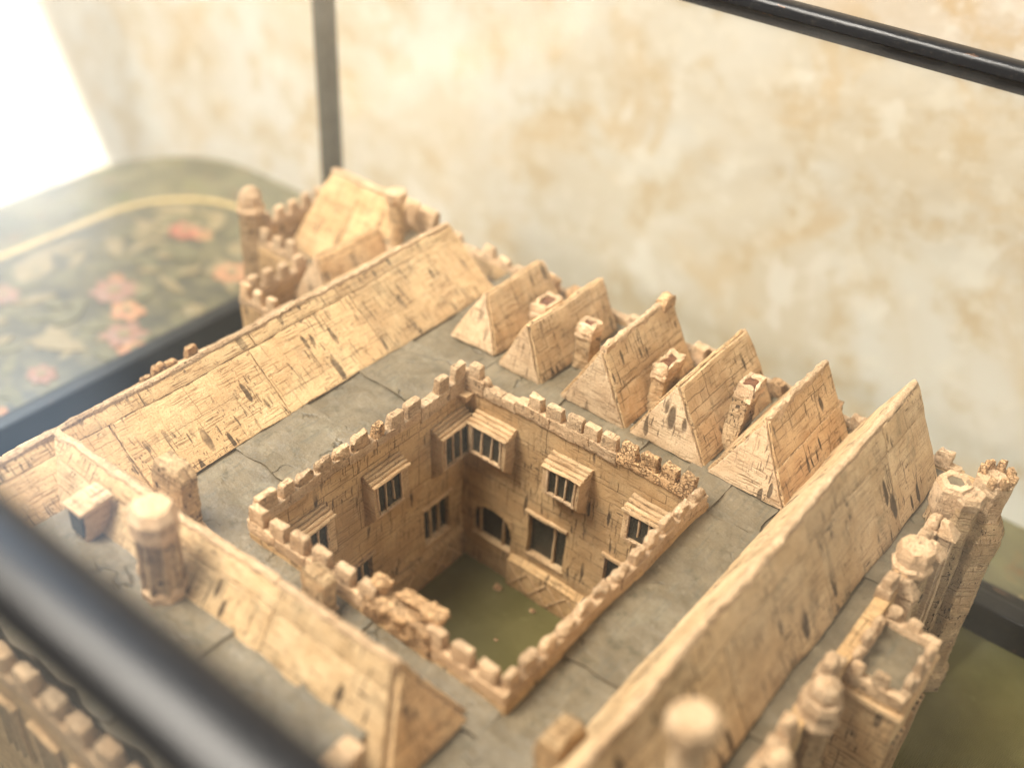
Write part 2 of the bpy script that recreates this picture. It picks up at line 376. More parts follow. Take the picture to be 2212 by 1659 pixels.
def group_empty(name, loc, label=None, cat=None, parent=None):
    o = bpy.data.objects.new(name, None); col.objects.link(o); o.empty_display_size = 0.02
    pw = WORLD.get(parent.name, Vector((0, 0, 0))) if parent else Vector((0, 0, 0))
    o.location = Vector(loc)*K - pw; WORLD[o.name] = Vector(loc)*K
    if parent: o.parent = parent
    if label: o['label'] = label
    if cat: o['category'] = cat
    return o
def R(a, b): return random.uniform(a, b)

def cork_piece(name, bm, mat, parent, bev=0.0018, L=0.012, amp=0.0012, freq=70, seg=2):
    bevel(bm, bev, seg); refine(bm, L); rough(bm, amp, freq, R(0, 9))
    return finish(name, bm, mat, parent)

# ------------------------------------------------------------------ setting: wall, table, case
def grid_sheet(p00, p10, p11, p01, nu, nv):
    vs, fs = [], []
    a, b, c, d = map(Vector, (p00, p10, p11, p01))
    for j in range(nv+1):
        for i in range(nu+1):
            s, t = i/nu, j/nv
            vs.append((a*(1-s)+b*s)*(1-t)+(d*(1-s)+c*s)*t)
    for j in range(nv):
        for i in range(nu):
            k = j*(nu+1)+i; fs.append((k, k+1, k+nu+2, k+nu+1))
    return bm_from(vs, fs)
bm = box(-6, 4, 1.02, 1.12, -1.75, 2.2); refine(bm, 0.5, 5); 
wall = finish('wall', bm, 'plaster'); wall['kind'] = 'structure'

# table with a rounded far corner
def rounded(x0, x1, y0, y1, r, n=14):
    pts = []
    for cx, cy, a0 in ((x1-r, y1-r, 0), (x0+r, y1-r, 90), (x0+r, y0+r, 180), (x1-r, y0+r, 270)):
        for i in range(n+1):
            a = math.radians(a0+90*i/n); pts.append((cx+r*math.cos(a), cy+r*math.sin(a)))
    return pts
TX0, TX1, TY0, TY1 = -1.665, 1.75, -1.0, 0.738
table = group_empty('painted_table', (0, -0.25, -1.745), 'dark lacquered table with rounded corners, gold line border and painted flowers', 'table')
pts = rounded(TX0, TX1, TY0, TY1, 0.30)
bm = hexa([(x, y, TABLE-0.045) for x, y in pts], [(x, y, TABLE) for x, y in pts]); bevel(bm, 0.012, 3, 60)
finish('table_top', bm, 'lacquer', table, ang=50)
for lx in (TX0+0.35, TX1-0.35):
    for ly in (TY0+0.3, TY1-0.3):
        bm = stack(lx, ly, [(-1.745, 0.035), (-1.70, 0.045), (-1.2, 0.032), (-0.6, 0.05), (TABLE-0.044, 0.06)], 12)
        finish('leg', bm, 'lacquer', table)
pin = rounded(TX0+0.235, 0.55-0.235, TY0+0.2, TY1-0.172, 0.24)
bm = hexa([(x, y, TABLE-0.002) for x, y in pin], [(x, y, TABLE+0.0015) for x, y in pin])
finish('painted_panel', bm, 'panel', table, smooth=False)
po = rounded(TX0+0.226, 0.55-0.226, TY0+0.191, TY1-0.163, 0.249)
n = len(pin)
vs = [(x, y, TABLE+0.003) for x, y in po]+[(x, y, TABLE+0.003) for x, y in rounded(TX0+0.242, 0.55-0.242, TY0+0.207, TY1-0.179, 0.233)]
bm = bm_from(vs, [(i, (i+1) % n, n+(i+1) % n, n+i) for i in range(n)])
for f in bmesh.ops.extrude_face_region(bm, geom=list(bm.faces))['geom']:
    if isinstance(f, bmesh.types.BMVert): f.co.z -= 0.003
finish('gold_line', bm, 'gold', table, smooth=False)
def petal_flower(cx, cy, r, mat, n=6, squash=1.0):
    vs, fs = [(cx, cy, TABLE+0.0065)], []
    m_ = n*6; ph = R(0, 6)
    for i in range(m_):
        a = 2*math.pi*i/m_
        rr = r*(0.66+0.34*abs(math.cos(a*n/2+ph)))*R(0.92, 1.08)
        vs.append((cx+rr*math.cos(a), cy+rr*squash*math.sin(a), TABLE+0.004))
    for i in range(m_): fs.append((0, 1+i, 1+(i+1) % m_))
    vs2 = [(v[0], v[1], TABLE+0.001) for v in vs[1:]]
    k = len(vs); vs += vs2
    for i in range(m_): fs.append((1+i, 1+(i+1) % m_, k+(i+1) % m_, k+i))
    fl = finish('painted_flower', bm_from(vs, fs), mat, table)
    vs = [(cx+0.28*r*math.cos(2*math.pi*i/12), cy+0.28*r*math.sin(2*math.pi*i/12), TABLE+0.0075) for i in range(12)]
    lowr = [(x, y, TABLE+0.004) for x, y, z in vs]
    finish('flower_eye', hexa(lowr, vs), 'ochre', fl)
for cx, cy, r, mt in ((-1.223, .397, .062, 'red'), (-1.175, .412, .04, 'orange'), (-.99, .345, .075, 'orange'), (-1.12, .12, .075, 'pink'), (-1.03, .09, .06, 'orange'),
                      (-.96, .03, .07, 'pink'), (-.90, .015, .055, 'orange'), (-.963, -.163, .05, 'pink'), (-1.159, .155, .03, 'orange'), (-1.30, .25, .04, 'ochre'),
                      (-1.31, .46, .05, 'ochre'), (-1.05, .47, .04, 'ochre'), (-1.28, -.05, .06, 'pink'), (-.93, .19, .04, 'ochre'), (-.9, -.3, .05, 'orange')):
    petal_flower(cx, cy, r*.72, mt, random.choice((5, 6, 7)), R(.7, 1))
LZ = [0.0018]
def leaf(cx, cy, L_, wd, a, mat):
    up, side = [], []
    for i in range(9):
        t = i/8; up.append((t-0.5, math.sin(math.pi*t)*0.5*(1-0.3*t)))
    loop = up + [(x, -y) for x, y in up[-2:0:-1]]
    ca, sa = math.cos(a), math.sin(a)
    f = lambda z: [(cx+L_*x*ca-wd*y*sa, cy+L_*x*sa+wd*y*ca, z) for x, y in loop]
    LZ[0] += 0.00002
    finish('painted_leaf', hexa(f(TABLE+0.001), f(TABLE+LZ[0])), mat, table, smooth=False)
for i in range(150):
    x = R(-1.38, -.84); y = R(-.42, .52)
    leaf(x, y, R(.04, .11), R(.02, .05), R(0, 6.3), random.choice(('ochre', 'leaf', 'leaf', 'leaf', 'ochre')))
for i in range(26):
    leaf(R(.2, 1.2), R(.53, .555), R(.03, .05), R(.012, .02), R(0, 6.3), random.choice(('ochre', 'leaf', 'red')))

# glazed case
CX0, CX1, CY0, CY1, CZ = -0.775, 1.05, -0.826, 0.475, 0.486
case = group_empty('display_case', ((CX0+CX1)/2, (CY0+CY1)/2, TABLE+0.004), 'glazed display case with slim black frame covering the cork model', 'display case')
def bar(name, pts_a, pts_b, mat='frame', bev=0.006, seg=3):
    bm = hexa(pts_a, pts_b); bevel(bm, bev, seg, 40); return finish(name, bm, mat, case, ang=60)
def bar_x(name, x0, x1, y0, y1, z0, z1, mat='frame', bev=0.006): 
    f = lambda x: [(x, y0, z0), (x, y1, z0), (x, y1, z1), (x, y0, z1)]
    return bar(name, f(x0), f(x1), mat, bev)
def bar_y(name, x0, x1, y0, y1, z0, z1, mat='frame', bev=0.006):
    f = lambda y: [(x0, y, z0), (x1, y, z0), (x1, y, z1), (x0, y, z1)]
    return bar(name, f(y0), f(y1), mat, bev)
T = 0.034
ZB = TABLE+0.002
RZ = -.275
bar_x('base_rail', CX0-.012, CX1+.012, .397, .434, ZB, RZ, 'frame', .004)
bar_x('base_rail', CX0-.012, CX1+.012, CY0-.03, CY0+.02, ZB, RZ, 'frame', .004)
bar_y('base_rail', -.800, -.762, CY0+.021, .396, ZB, RZ-.001, 'frame', .004)
bar_y('base_rail', CX1-.02, CX1+.03, CY0+.021, .396, ZB, RZ-.001, 'frame', .004)
bar_x('outer_moulding', CX0-.05, CX1+.05, .4345, CY1+.03, ZB, TABLE+.045)
for px, py in ((CX0, CY0), (CX0, CY1), (CX1, CY0), (CX1, CY1)):
    f = lambda z: [(px-T/2, py-T/2, z), (px+T/2, py-T/2, z), (px+T/2, py+T/2, z), (px-T/2, py+T/2, z)]
    bar('corner_post', f(TABLE+.04), f(CZ), 'post', 0.003)
def round_rail(p, q, name='top_rail', k=1.0):
    """moulded rail: flat glazing strip below, rounded bead above"""
    p, q = Vector(p), Vector(q); d = (q-p).normalized(); s = d.cross(Vector((0, 0, 1)))
    prof = [(-.010, -.020), (.010, -.020), (.012, -.004), (.0165, -.002), (.0170, .008), (.0145, .0135), (.009, .0165), (0, .0175), (-.009, .0165), (-.0145, .0135), (-.0170, .008), (-.0165, -.002), (-.012, -.004)]
    prof = [(x*k, z*k) for x, z in prof]
    f = lambda c: [c+s*x+Vector((0, 0, z)) for x, z in prof]
    bm = hexa(f(p), f(q)); return finish(name, bm, 'frame', case, ang=50)
zt = CZ+0.010
round_rail((CX0-.02, CY1, zt), (CX1+.02, CY1, zt)); round_rail((CX0-.02, CY0, zt), (CX1+.02, CY0, zt), k=1.75)
round_rail((CX0, CY0+.022, zt), (CX0, CY1-.022, zt)); round_rail((CX1, CY0+.022, zt), (CX1, CY1-.022, zt))
def glass_pane(x0, x1, y0, y1, z0, z1): finish('glass_pane', box(x0, x1, y0, y1, z0, z1), 'glass', case, smooth=False)
g = 0.0015
glass_pane(CX0+.015, CX1-.015, CY0+.015, CY1-.015, CZ+.004, CZ+.004+2*g)
glass_pane(CX0+.015, CX1-.015, CY1-g, CY1+g, TABLE+.043, CZ-.012)
glass_pane(CX0+.015, CX1-.015, CY0-g, CY0+g, RZ-.003, CZ-.012)
glass_pane(CX0-g, CX0+g, CY0+.015, CY1-.015, RZ-.003, CZ-.012)
glass_pane(CX1-g, CX1+g, CY0+.015, CY1-.015, RZ-.003, CZ-.012)
bm = grid_sheet((-.764, CY0+.018, FLOOR), (CX1-.012, CY0+.018, FLOOR), (CX1-.012, .399, FLOOR), (-.764, .399, FLOOR), 60, 44)
rough(bm, 0.0012, 9)
ext = bmesh.ops.extrude_face_region(bm, geom=list(bm.faces))['geom']
for v in ext:
    if isinstance(v, bmesh.types.BMVert): v.co.z = TABLE+0.004
cl = finish('base_cloth', bm, 'cloth'); cl['label'] = 'olive green woven cloth lining the floor of the glass case'; cl['category'] = 'cloth'

# ------------------------------------------------------------------ the cork model
model = group_empty('cork_castle_model', (0.15, -0.2, FLOOR), 'pale cork model of a courtyard castle with steep roofs, crenellations and grey lead flats', 'cork model')

WARP[0] = True
# --- lead flats
def lead_sheet(x0, x1, y0, y1, z=0.0, amp=0.0024, parent=model):
    nu = max(3, int((x1-x0)/0.012)); nv = max(3, int((y1-y0)/0.012))
    bm = grid_sheet((x0, y0, z), (x1, y0, z), (x1, y1, z), (x0, y1, z), nu, nv)
    sd = R(0, 50)
    for v in bm.verts:
        p = v.co
        h = noise.noise(Vector((p.x*22+sd, p.y*22, 0)))*amp + noise.noise(Vector((p.x*70+sd, p.y*70, 3)))*amp*0.4
        e = min(p.x-x0, x1-p.x, p.y-y0, y1-p.y)
        if e < 0.003: 
            p.x += noise.noise(Vector((p.x*34, p.y*34, sd)))*0.006; p.y += noise.noise(Vector((p.x*34+9, p.y*34, sd)))*0.006
            h += 0.0006+0.0028*max(0, noise.noise(Vector((p.x*30+sd, p.y*30, 8))))
        p.z += h
    ext = bmesh.ops.extrude_face_region(bm, geom=list(bm.faces))['geom']
    for v in ext:
        if isinstance(v, bmesh.types.BMVert): v.co.z -= 0.0030
    return finish('lead_sheet', bm, 'lead', parent, ang=60)
def lead_run(axis, a0, a1, cuts, b0, b1, base=0.0):
    cs = [a0]+list(cuts)+[a1]
    for i in range(len(cs)-1):
        z = base + (0.0032 if i % 2 else 0.0)
        if axis == 'y': lead_sheet(b0, b1, cs[i]-0.003, cs[i+1]+0.003, z)
        else: lead_sheet(cs[i]-0.003, cs[i+1]+0.003, b0, b1, z)
lead_run('y', -0.445, 0.30, (-0.31, -0.185, -0.075, 0.035, 0.15), -0.16, -0.010)           # beside the hall
lead_run('x', -0.008, 0.475, (0.062, 0.125, 0.205, 0.268, 0.345, 0.405), 0.012, 0.100)    # behind the courtyard
lead_run('x', -0.008, 0.52, (0.10, 0.23, 0.36), 0.096, 0.305, -0.002)
lead_run('y', -0.70, 0.02, (-0.57, -0.445, -0.30, -0.16), 0.402, 0.50, 0.0012)             # between courtyard and long roof
lead_run('y', 0.02, 0.305, (0.16,), 0.475, 0.51, -0.003)
lead_run('x', -0.008, 0.40, (0.10, 0.205, 0.31), -0.455, -0.408, 0.0004)
lead_run('y', -0.70, 0.305, (-0.55, -0.40, -0.26, -0.10, 0.04, 0.17), 0.605, 0.648, -0.003)
lead_run('x', -0.165, 0.335, (0.0, 0.13, 0.24), -0.708, -0.535, 0.044)
lead_run('x', 0.335, 0.41, (), -0.70, -0.44, -0.004)
# dark slabs added under the lead to block light, four pieces round the courtyard
for b in ((-.345, -.016, -.70, .30), (.408, .645, -.70, .30), (-.015, .407, .019, .30), (-.015, .407, -.70, -.414)):
    cork_piece('light_blocker', box(*b, -.03, -.020), 'dark', model, L=.2, amp=0)

# --- roofs
def slab_on(quad, nrm, t0, t1):
    """a sheet lying on a roof plane: quad = 4 points, thickness from t0 to t1 along nrm"""
    return hexa([Vector(p)+nrm*t0 for p in quad], [Vector(p)+nrm*t1 for p in quad])
def gable_roof(ridge_x, zr, xl, xr, yf, yb, z0=0.0, apex_set=0.008, courses=(0.46,), mat='roof', endmat='end', cap=True, broken=False, cut_y=(), t=0.0052, name='gable_roof', lean=0.0):
    g_ = group_empty(name, (ridge_x, (yf+yb)/2, z0), parent=model)
    ya, yz = yf+apex_set, yb-apex_set*0.4
    core = bm_from([(xl, yf, z0), (xr, yf, z0), (ridge_x, ya, zr), (xl, yb, z0), (xr, yb, z0), (ridge_x, yz, zr)],
                   [(0, 1, 2), (3, 4, 5), (0, 3, 5, 2), (1, 4, 5, 2), (0, 1, 4, 3)])
    refine(core, .03); finish('core', core, endmat, g_)
    # front gable board
    nf = Vector((0, -(zr-z0), apex_set)).normalized(); nf = Vector((0, nf.y, -nf.z)) if nf.z > 0 and False else Vector((0, -1, apex_set/(zr-z0))).normalized()
    ins = -0.0012
    a = [Vector((xl+ins*1.2, yf, z0+.001)), Vector((xr-ins*1.2, yf, z0+.001)), Vector((ridge_x, ya, zr-ins*2.4))]
    bm = hexa([p+nf*0.0005 for p in a], [p+nf*0.0048 for p in a])
    cork_piece('gable_end', bm, endmat, g_, bev=.0016, L=.010, amp=.0012)
    bkn = Vector((0, 1, 0)); a = [Vector((xl, yb, z0)), Vector((xr, yb, z0)), Vector((ridge_x, yz, zr+.003))]
    bm = hexa([p+bkn*0.0 for p in a], [p+bkn*0.006 for p in a])
    cork_piece('gable_end', bm, endmat, g_, bev=.0015, L=.014, amp=.0022)
    for side, xb in ((-1, xl), (1, xr)):
        base_f, base_b = Vector((xb, yf, z0)), Vector((xb, yb, z0))
        top_f, top_b = Vector((ridge_x, ya, zr)), Vector((ridge_x, yz, zr))
        e1 = (base_b-base_f).normalized(); e2 = (top_f-base_f); nrm = e1.cross(e2).normalized()
        if nrm.x*side < 0: nrm = -nrm
        cs = [0.0]+list(courses)+[1.0]
        ys = [0.0]+list(cut_y)+[1.0]
        for i in range(len(cs)-1):
            jog = [0.0]+[c+R(-.035, .035) for c in cut_y]+[1.0]
            for k in range(len(ys)-1):
                s0, s1 = jog[k]+(.0008 if k else 0), jog[k+1]-(.0008 if k < len(ys)-2 else 0)
                c0, c1 = cs[i]+(.002 if i else .0), cs[i+1]-(.002 if i < len(cs)-2 else 0)
                def pt(s, c):
                    f = base_f.lerp(top_f, c); b = base_b.lerp(top_b, c)
                    return f.lerp(b, s)
                quad = [pt(s0, c0), pt(s1, c0), pt(s1, c1), pt(s0, c1)]
                dt = R(-.0006, .0008)
                bm = slab_on(quad, nrm, 0.0004, t+dt)
                cork_piece('roof_sheet', bm, mat, g_, bev=.0013, L=.011, amp=.0010, freq=60)
    if cap:
        # ridge strip
        h = .009
        prof = [(-.0065, -.007), (.0065, -.007), (.0042, h-.001), (0, h+.001), (-.0042, h-.001)]
        cuts = [0]+sorted(R(.25, .8) for _ in range(max(1, int((yb-yf)/.25))))+[1]
        for k in range(len(cuts)-1):
            y0_, y1_ = ya+(yz-ya)*cuts[k]+.0005, ya+(yz-ya)*cuts[k+1]-.0005
            dz = R(-.001, .001)
            bm = hexa([(ridge_x+x, y0_, zr+z+dz) for x, z in prof], [(ridge_x+x, y1_, zr+z+dz) for x, z in prof])
            cork_piece('ridge_strip', bm, 'coping', g_, bev=.0012, L=.007, amp=.0026, freq=80)
    return g_
# row of five little roofs north of the courtyard
G = [(-.066, .080, -.108, -.022, .095, .275, .030), (.037, .082, .000, .075, .085, .285, .010), (.172, .102, .119, .225, .083, .280, .008),
     (.298, .104, .238, .357, .085, .280, .008), (.427, .108, .370, .483, .083, .282, .016)]
for i, (rx, zr, xl, xr, yf, yb, aps) in enumerate(G):
    gable_roof(rx, zr, xl, xr, yf, yb, 0.001, aps, (() if i < 2 else (.47,)), cap=(i in (2, 4)))
# torn lump on the ridge of the third roof, rear finials
cork_piece('broken_lump', box(.163, .181, .248, .283, .098, .114), 'torn', model, bev=.0025, L=.006, amp=.004, freq=70)
for x, y, s in ((-.058, .288, .013), (.04, .296, .010), (.178, .292, .011), (.30, .293, .010), (.433, .296, .014), (.566, .292, .013), (.45, .298, .010), (-.02, .30, .012), (.10, .305, .013), (.225, .298, .012), (.355, .30, .012), (.49, .303, .014)):
    z0 = R(.0, .02)
    cork_piece('finial_stub', box(x-s, x+s, y-.006, y+.010, -.003, z0+.016+R(0, .014)), 'torn' if R(0, 1) < .4 else 'coping', model, bev=.004, L=.007, amp=.0035, freq=80)
# the long west hall and the long east roof
gable_roof(-.250, .083, -.352, -.148, -.78, .245, 0.0, .0, (.84,), mat='hall', cut_y=(.16, .36, .55, .74), t=.006, name='hall_roof')
gable_roof(.551, .132, .487, .615, -.78, .282, 0.0, .006, (.76,), mat='long', cut_y=(.22, .47, .70, .86), t=.006, name='long_roof')
# front range, ridge along x
fr = group_empty('front_roof', (.06, -.505, 0), parent=model)
yr, ys_, yn = -.502, -.572, -.442
zrf = lambda x: .084+(x+.25)*.046
core = bm_from([(-.25, ys_, 0), (-.25, yn, 0), (-.25, yr, zrf(-.25)), (.372, ys_, 0), (.372, yn, 0), (.335, yr, zrf(.335))], [(0, 1, 2), (3, 4, 5), (0, 3, 5, 2), (1, 4, 5, 2), (0, 1, 4, 3)])
refine(core, .03); finish('core', core, 'end', fr)
for yb_ in (ys_, yn):
    nrm = Vector((0, .1*(1 if yb_ > yr else -1), abs(yb_-yr))).normalized()
    for k, (a, b) in enumerate(((-.252, -.02), (-.019, .17), (.171, None))):
        p = lambda s, c: Vector((s if s is not None else (.372-.037*c), yb_+(yr-yb_)*c, zrf(s if s is not None else .335)*c))
        for c0, c1 in ((0, .80), (.804, 1)):
            bm = slab_on([p(a, c0), p(b, c0), p(b, c1), p(a, c1)], nrm, .0004, .006+R(-.0005, .0008))
            cork_piece('roof_sheet', bm, 'long', fr, bev=.0014, L=.012, amp=.0012)
bm = hexa([(.3725, ys_+.003, .001), (.3725, yn-.003, .001), (.336, yr, zrf(.336)-.002)], [(.380, ys_+.003, .001), (.380, yn-.003, .001), (.3435, yr, zrf(.336)-.002)])
cork_piece('gable_end', bm, 'roof', fr, bev=.0015, L=.012, amp=.0012)
cork_piece('end_wall', box(.337, .356, -.708, -.5735, -.004, .066), 'roof', fr, bev=.002, L=.012, amp=.0016)
cork_piece('end_coping', box(.334, .359, -.709, -.5745, .065, .073), 'coping', fr, bev=.002, L=.010, amp=.0018)
h = .007
for a, b in ((-.252, -.03), (-.0295, .16), (.1605, .342)):
    prof = [(-.007, -.009), (.007, -.009), (.0045, h), (-.0045, h)]
    bm = hexa([(a, yr+y, zrf(a)+z) for y, z in prof], [(b, yr+y, zrf(b)+z) for y, z in prof])
    cork_piece('ridge_strip', bm, 'coping', fr, bev=.0014, L=.009, amp=.0022)

# --- courtyard walls
def wall_grid(to_world, s0, s1, z0, z1, holes, depth):
    ss = sorted({s0, s1, *[h[0] for h in holes], *[h[1] for h in holes]})
    zz = sorted({z0, z1, *[h[2] for h in holes], *[h[3] for h in holes]})
    bm = bmesh.new(); cache = {}
    def V(s, z, d):
        k = (round(s, 5), round(z, 5), d)
        if k not in cache: cache[k] = bm.verts.new(to_world(s, z, d))
        return cache[k]
    inside = lambda s, z: any(h[0] < s < h[1] and h[2] < z < h[3] for h in holes)
    for i in range(len(ss)-1):
        for j in range(len(zz)-1):
            if inside((ss[i]+ss[i+1])/2, (zz[j]+zz[j+1])/2): continue
            bm.faces.new([V(ss[i], zz[j], 0), V(ss[i+1], zz[j], 0), V(ss[i+1], zz[j+1], 0), V(ss[i], zz[j+1], 0)])
    for a, b, c, d in holes:
        cs = [s for s in ss if a <= s <= b]; cz = [z for z in zz if c <= z <= d]
        ring = [(s, c) for s in cs] + [(b, z) for z in cz[1:]] + [(s, d) for s in reversed(cs[:-1])] + [(a, z) for z in reversed(cz[1:-1])]
        for i in range(len(ring)):
            p, q = ring[i], ring[(i+1) % len(ring)]
            bm.faces.new([V(*p, 0), V(*q, 0), V(*q, depth), V(*p, depth)])
    # back and sides
    B = [V(s0, z0, .017), V(s1, z0, .017), V(s1, z1, .017), V(s0, z1, .017)]
    bm.faces.new(B)
    edge = [[(s, z0) for s in ss], [(s1, z) for z in zz], [(s, z1) for s in reversed(ss)], [(s0, z) for z in reversed(zz)]]
    for e, (b0, b1) in zip(edge, ((0, 1), (1, 2), (2, 3), (3, 0))):
        bm.faces.new([V(*p, 0) for p in e] + [B[b1], B[b0]])
    bmesh.ops.recalc_face_normals(bm, faces=bm.faces)
    return bm
DEP = .012
nmap = lambda s, z, d: Vector((s, d, z))        # north wall, face at y=0, looks to -y
wmap = lambda s, z, d: Vector((-d, s, z))       # west wall, face at x=0, looks to +x
holesN = [(.024, .102, -.272, -.205), (.132, .201, -.252, -.165), (.271, .340, -.252, -.163)]
holesW = [(-.092, -.031, -.258, -.178), (-.252, -.203, -.256, -.186), (-.375, -.33, -.256, -.186)]
ZT = .016
def court_wall(name, mp, s0, s1, holes):
    bm = wall_grid(mp, s0, s1, FLOOR, ZT, holes, DEP)
    refine(bm, .02, 5); rough(bm, .0010, 45, R(0, 5))
    return finish(name, bm, 'wall', model)
north = court_wall('courtyard_wall', nmap, -.001, .391, holesN)
west = court_wall('courtyard_wall', wmap, -.398, .0165, holesW)
south = cork_piece('courtyard_wall', box(-.001, .391, -.412, -.397, FLOOR, ZT-.004), 'wall', model, L=.03)
east = cork_piece('courtyard_wall', box(.390, .406, -.413, .017, FLOOR, ZT-.004), 'wall', model, L=.03)
def slot(mp, s0, s1, z0, z1, d0, d1):
    a = [mp(s, z, d0) for s, z in ((s0, z0), (s1, z0), (s1, z1), (s0, z1))]
    b = [mp(s, z, d1) for s, z in ((s0, z0), (s1, z0), (s1, z1), (s0, z1))]
    return hexa(a, b)
# low windows set into the walls
def low_window(mp, h, mull, lintel=True, arch=False):
    a, b, c, d = h
    e = group_empty('courtyard_window', mp((a+b)/2, c, 0), parent=model)
    xs = [a]+list(mull)+[b]
    for i in range(len(xs)-1):
        finish('pane', slot(mp, xs[i]-.0005, xs[i+1]+.0005, c-.001, d+.001, DEP-.0025, DEP-.0005 - .0004*(i % 2)), 'pane', e, smooth=False)
    for x in mull:
        cork_piece('mullion', slot(mp, x-.0016, x+.0016, c-.001, d+.001, .0045, DEP-.002), 'trim', e, bev=.0006, L=.02, amp=.0006)
    if lintel:
        cork_piece('lintel', slot(mp, a-.005, b+.003, d-.001, d+.0045, -.0045, .002), 'trim', e, bev=.001, L=.012, amp=.0010)
    cork_piece('sill', slot(mp, a-.001, b+.001, c-.004, c+.001, -.002, DEP-.001), 'trim', e, bev=.0008, L=.015, amp=.0006)
    if arch:
        # spandrels cut to a depressed arch
        mid = (a+b)/2; rise = .034; n_ = 10
        for sgn in (-1, 1):
            crn = a-.0005 if sgn < 0 else b+.0005
            loop = [(crn, d+.0005)]
            for i in range(n_+1):
                t_ = i/n_; x = crn+(mid-crn)*t_
                z = d-rise+rise*math.sqrt(max(0, 1-(1-t_)**2.4))
                loop.append((x, z))
            lp = [mp(x, z, -.0006) for x, z in loop]; lq = [mp(x, z, DEP-.001) for x, z in loop]
            cork_piece('spandrel', hexa(lp, lq), 'wall', e, bev=.0005, L=.03, amp=.0003, seg=1)
low_window(nmap, holesN[0], (.036, .083), False, True)
low_window(nmap, holesN[1], (.178,))
low_window(nmap, holesN[2], (.295, .318))
low_window(wmap, holesW[0], (-.072, -.052))
low_window(wmap, holesW[1], (-.236, -.219))
low_window(wmap, holesW[2], (-.352,))
# oriel windows high on the walls
def oriel(mp, s0, s1, p0, p1, d, ztop, pz0, pz1, nm=2):
    e = group_empty('oriel_window', mp((s0+s1)/2, pz0-.035, 0), parent=model)
    zb = pz0-.006
    # body: front at -d, foot tapering back to the wall; built as cheeks, back and foot round the pane
    prof = [(0.001, ztop-.008), (-d, ztop-.008), (-d, pz1), (-d+.004, pz1), (-d+.004, pz0), (-d, pz0), (-d, zb), (-.003, zb-.024), (0.001, zb-.026)]
    for a, b in ((s0, p0), (p1, s1)):
        pr = [(0.001, ztop-.008), (-d, ztop-.008), (-d, zb), (-.004, zb-.022), (0.001, zb-.024)]
        cork_piece('cheek', hexa([mp(a, z, q) for q, z in pr], [mp(b, z, q) for q, z in pr]), 'trim', e, bev=.0012, L=.012, amp=.0008)
    pr = [(0.001, pz0), (-d+.0005, pz0), (-d+.0005, zb), (-.004, zb-.020), (0.001, zb-.022)]
    cork_piece('sill', hexa([mp(p0-.0004, z, q) for q, z in pr], [mp(p1+.0004, z, q) for q, z in pr]), 'trim', e, bev=.001, L=.012, amp=.0008)
    pr = [(0.001, ztop-.008), (-d+.0005, ztop-.008), (-d+.0005, pz1), (0.001, pz1)]
    cork_piece('lintel', hexa([mp(p0-.0004, z, q) for q, z in pr], [mp(p1+.0004, z, q) for q, z in pr]), 'trim', e, bev=.0008, L=.012, amp=.0006)
    xs = [p0+(p1-p0)*i/(nm+1) for i in range(nm+2)]
    for i in range(nm+1):
        finish('pane', slot(mp, xs[i]-.0004, xs[i+1]+.0004, pz0-.001, pz1+.001, -d+.0035-.0003*(i % 2), -d+.006), 'pane', e, smooth=False)
    for i in range(1, nm+1):
        full = R(0, 1) < .75
        za = pz0-.001 if full else pz0+.010
        dx = R(-.0008, .0008)
        bm = hexa([mp(xs[i]-.0013, za, q) for q in (-d-.0004, -d+.0038)] + [mp(xs[i]+.0013, za, q) for q in (-d+.0038, -d-.0004)],
                  [mp(xs[i]+dx-.0013, pz1+.001 if full else pz1-.006, q) for q in (-d-.0004, -d+.0038)] + [mp(xs[i]+dx+.0013, pz1+.001 if full else pz1-.006, q) for q in (-d+.0038, -d-.0004)])
        cork_piece('mullion', bm, 'coping', e, bev=.0005, L=.012, amp=.0007)
    for s in (p0, p1):
        cork_piece('jamb', slot(mp, s-.0022, s+.0012, pz0-.003, pz1+.003, -d-.0018, -d+.002), 'coping', e, bev=.0006, L=.010, amp=.0007)
    cork_piece('frame_rail', slot(mp, p0-.003, p1+.003, pz0-.0035, pz0+.0005, -d-.002, -d+.002), 'coping', e, bev=.0006, L=.010, amp=.0007)
    # stepped cornice of four thin strips
    nst = 4
    for i in range(nst):
        q0 = -d-.0035+(d+.003)*i/nst; q1 = -d-.0035+(d+.003)*(i+1)/nst-.0018
        zc = ztop-.0085+.0030*i
        pr = [(q0, ztop-.010), (q1+.0006, ztop-.010), (q1+.0006, zc+.0012), (q0+.0012, zc+.0022), (q0, zc)]
        cork_piece('cornice_strip', hexa([mp(s0-.002, z, q) for q, z in pr], [mp(s1+.002, z, q) for q, z in pr]), 'trim', e, bev=.0006, L=.010, amp=.0009, freq=110)
oriel(nmap, .028, .097, .036, .088, .026, -.022, -.080, -.034)
oriel(nmap, .168, .233, .178, .226, .027, -.022, -.077, -.031)
oriel(nmap, .306, .373, .316, .366, .027, -.022, -.077, -.031)
oriel(wmap, -.076, -.006, -.070, -.016, .022, -.027, -.094, -.040)
oriel(wmap, -.219, -.148, -.212, -.163, .022, -.026, -.090, -.040)
oriel(wmap, -.366, -.292, -.354, -.306, .022, -.024, -.090, -.040)
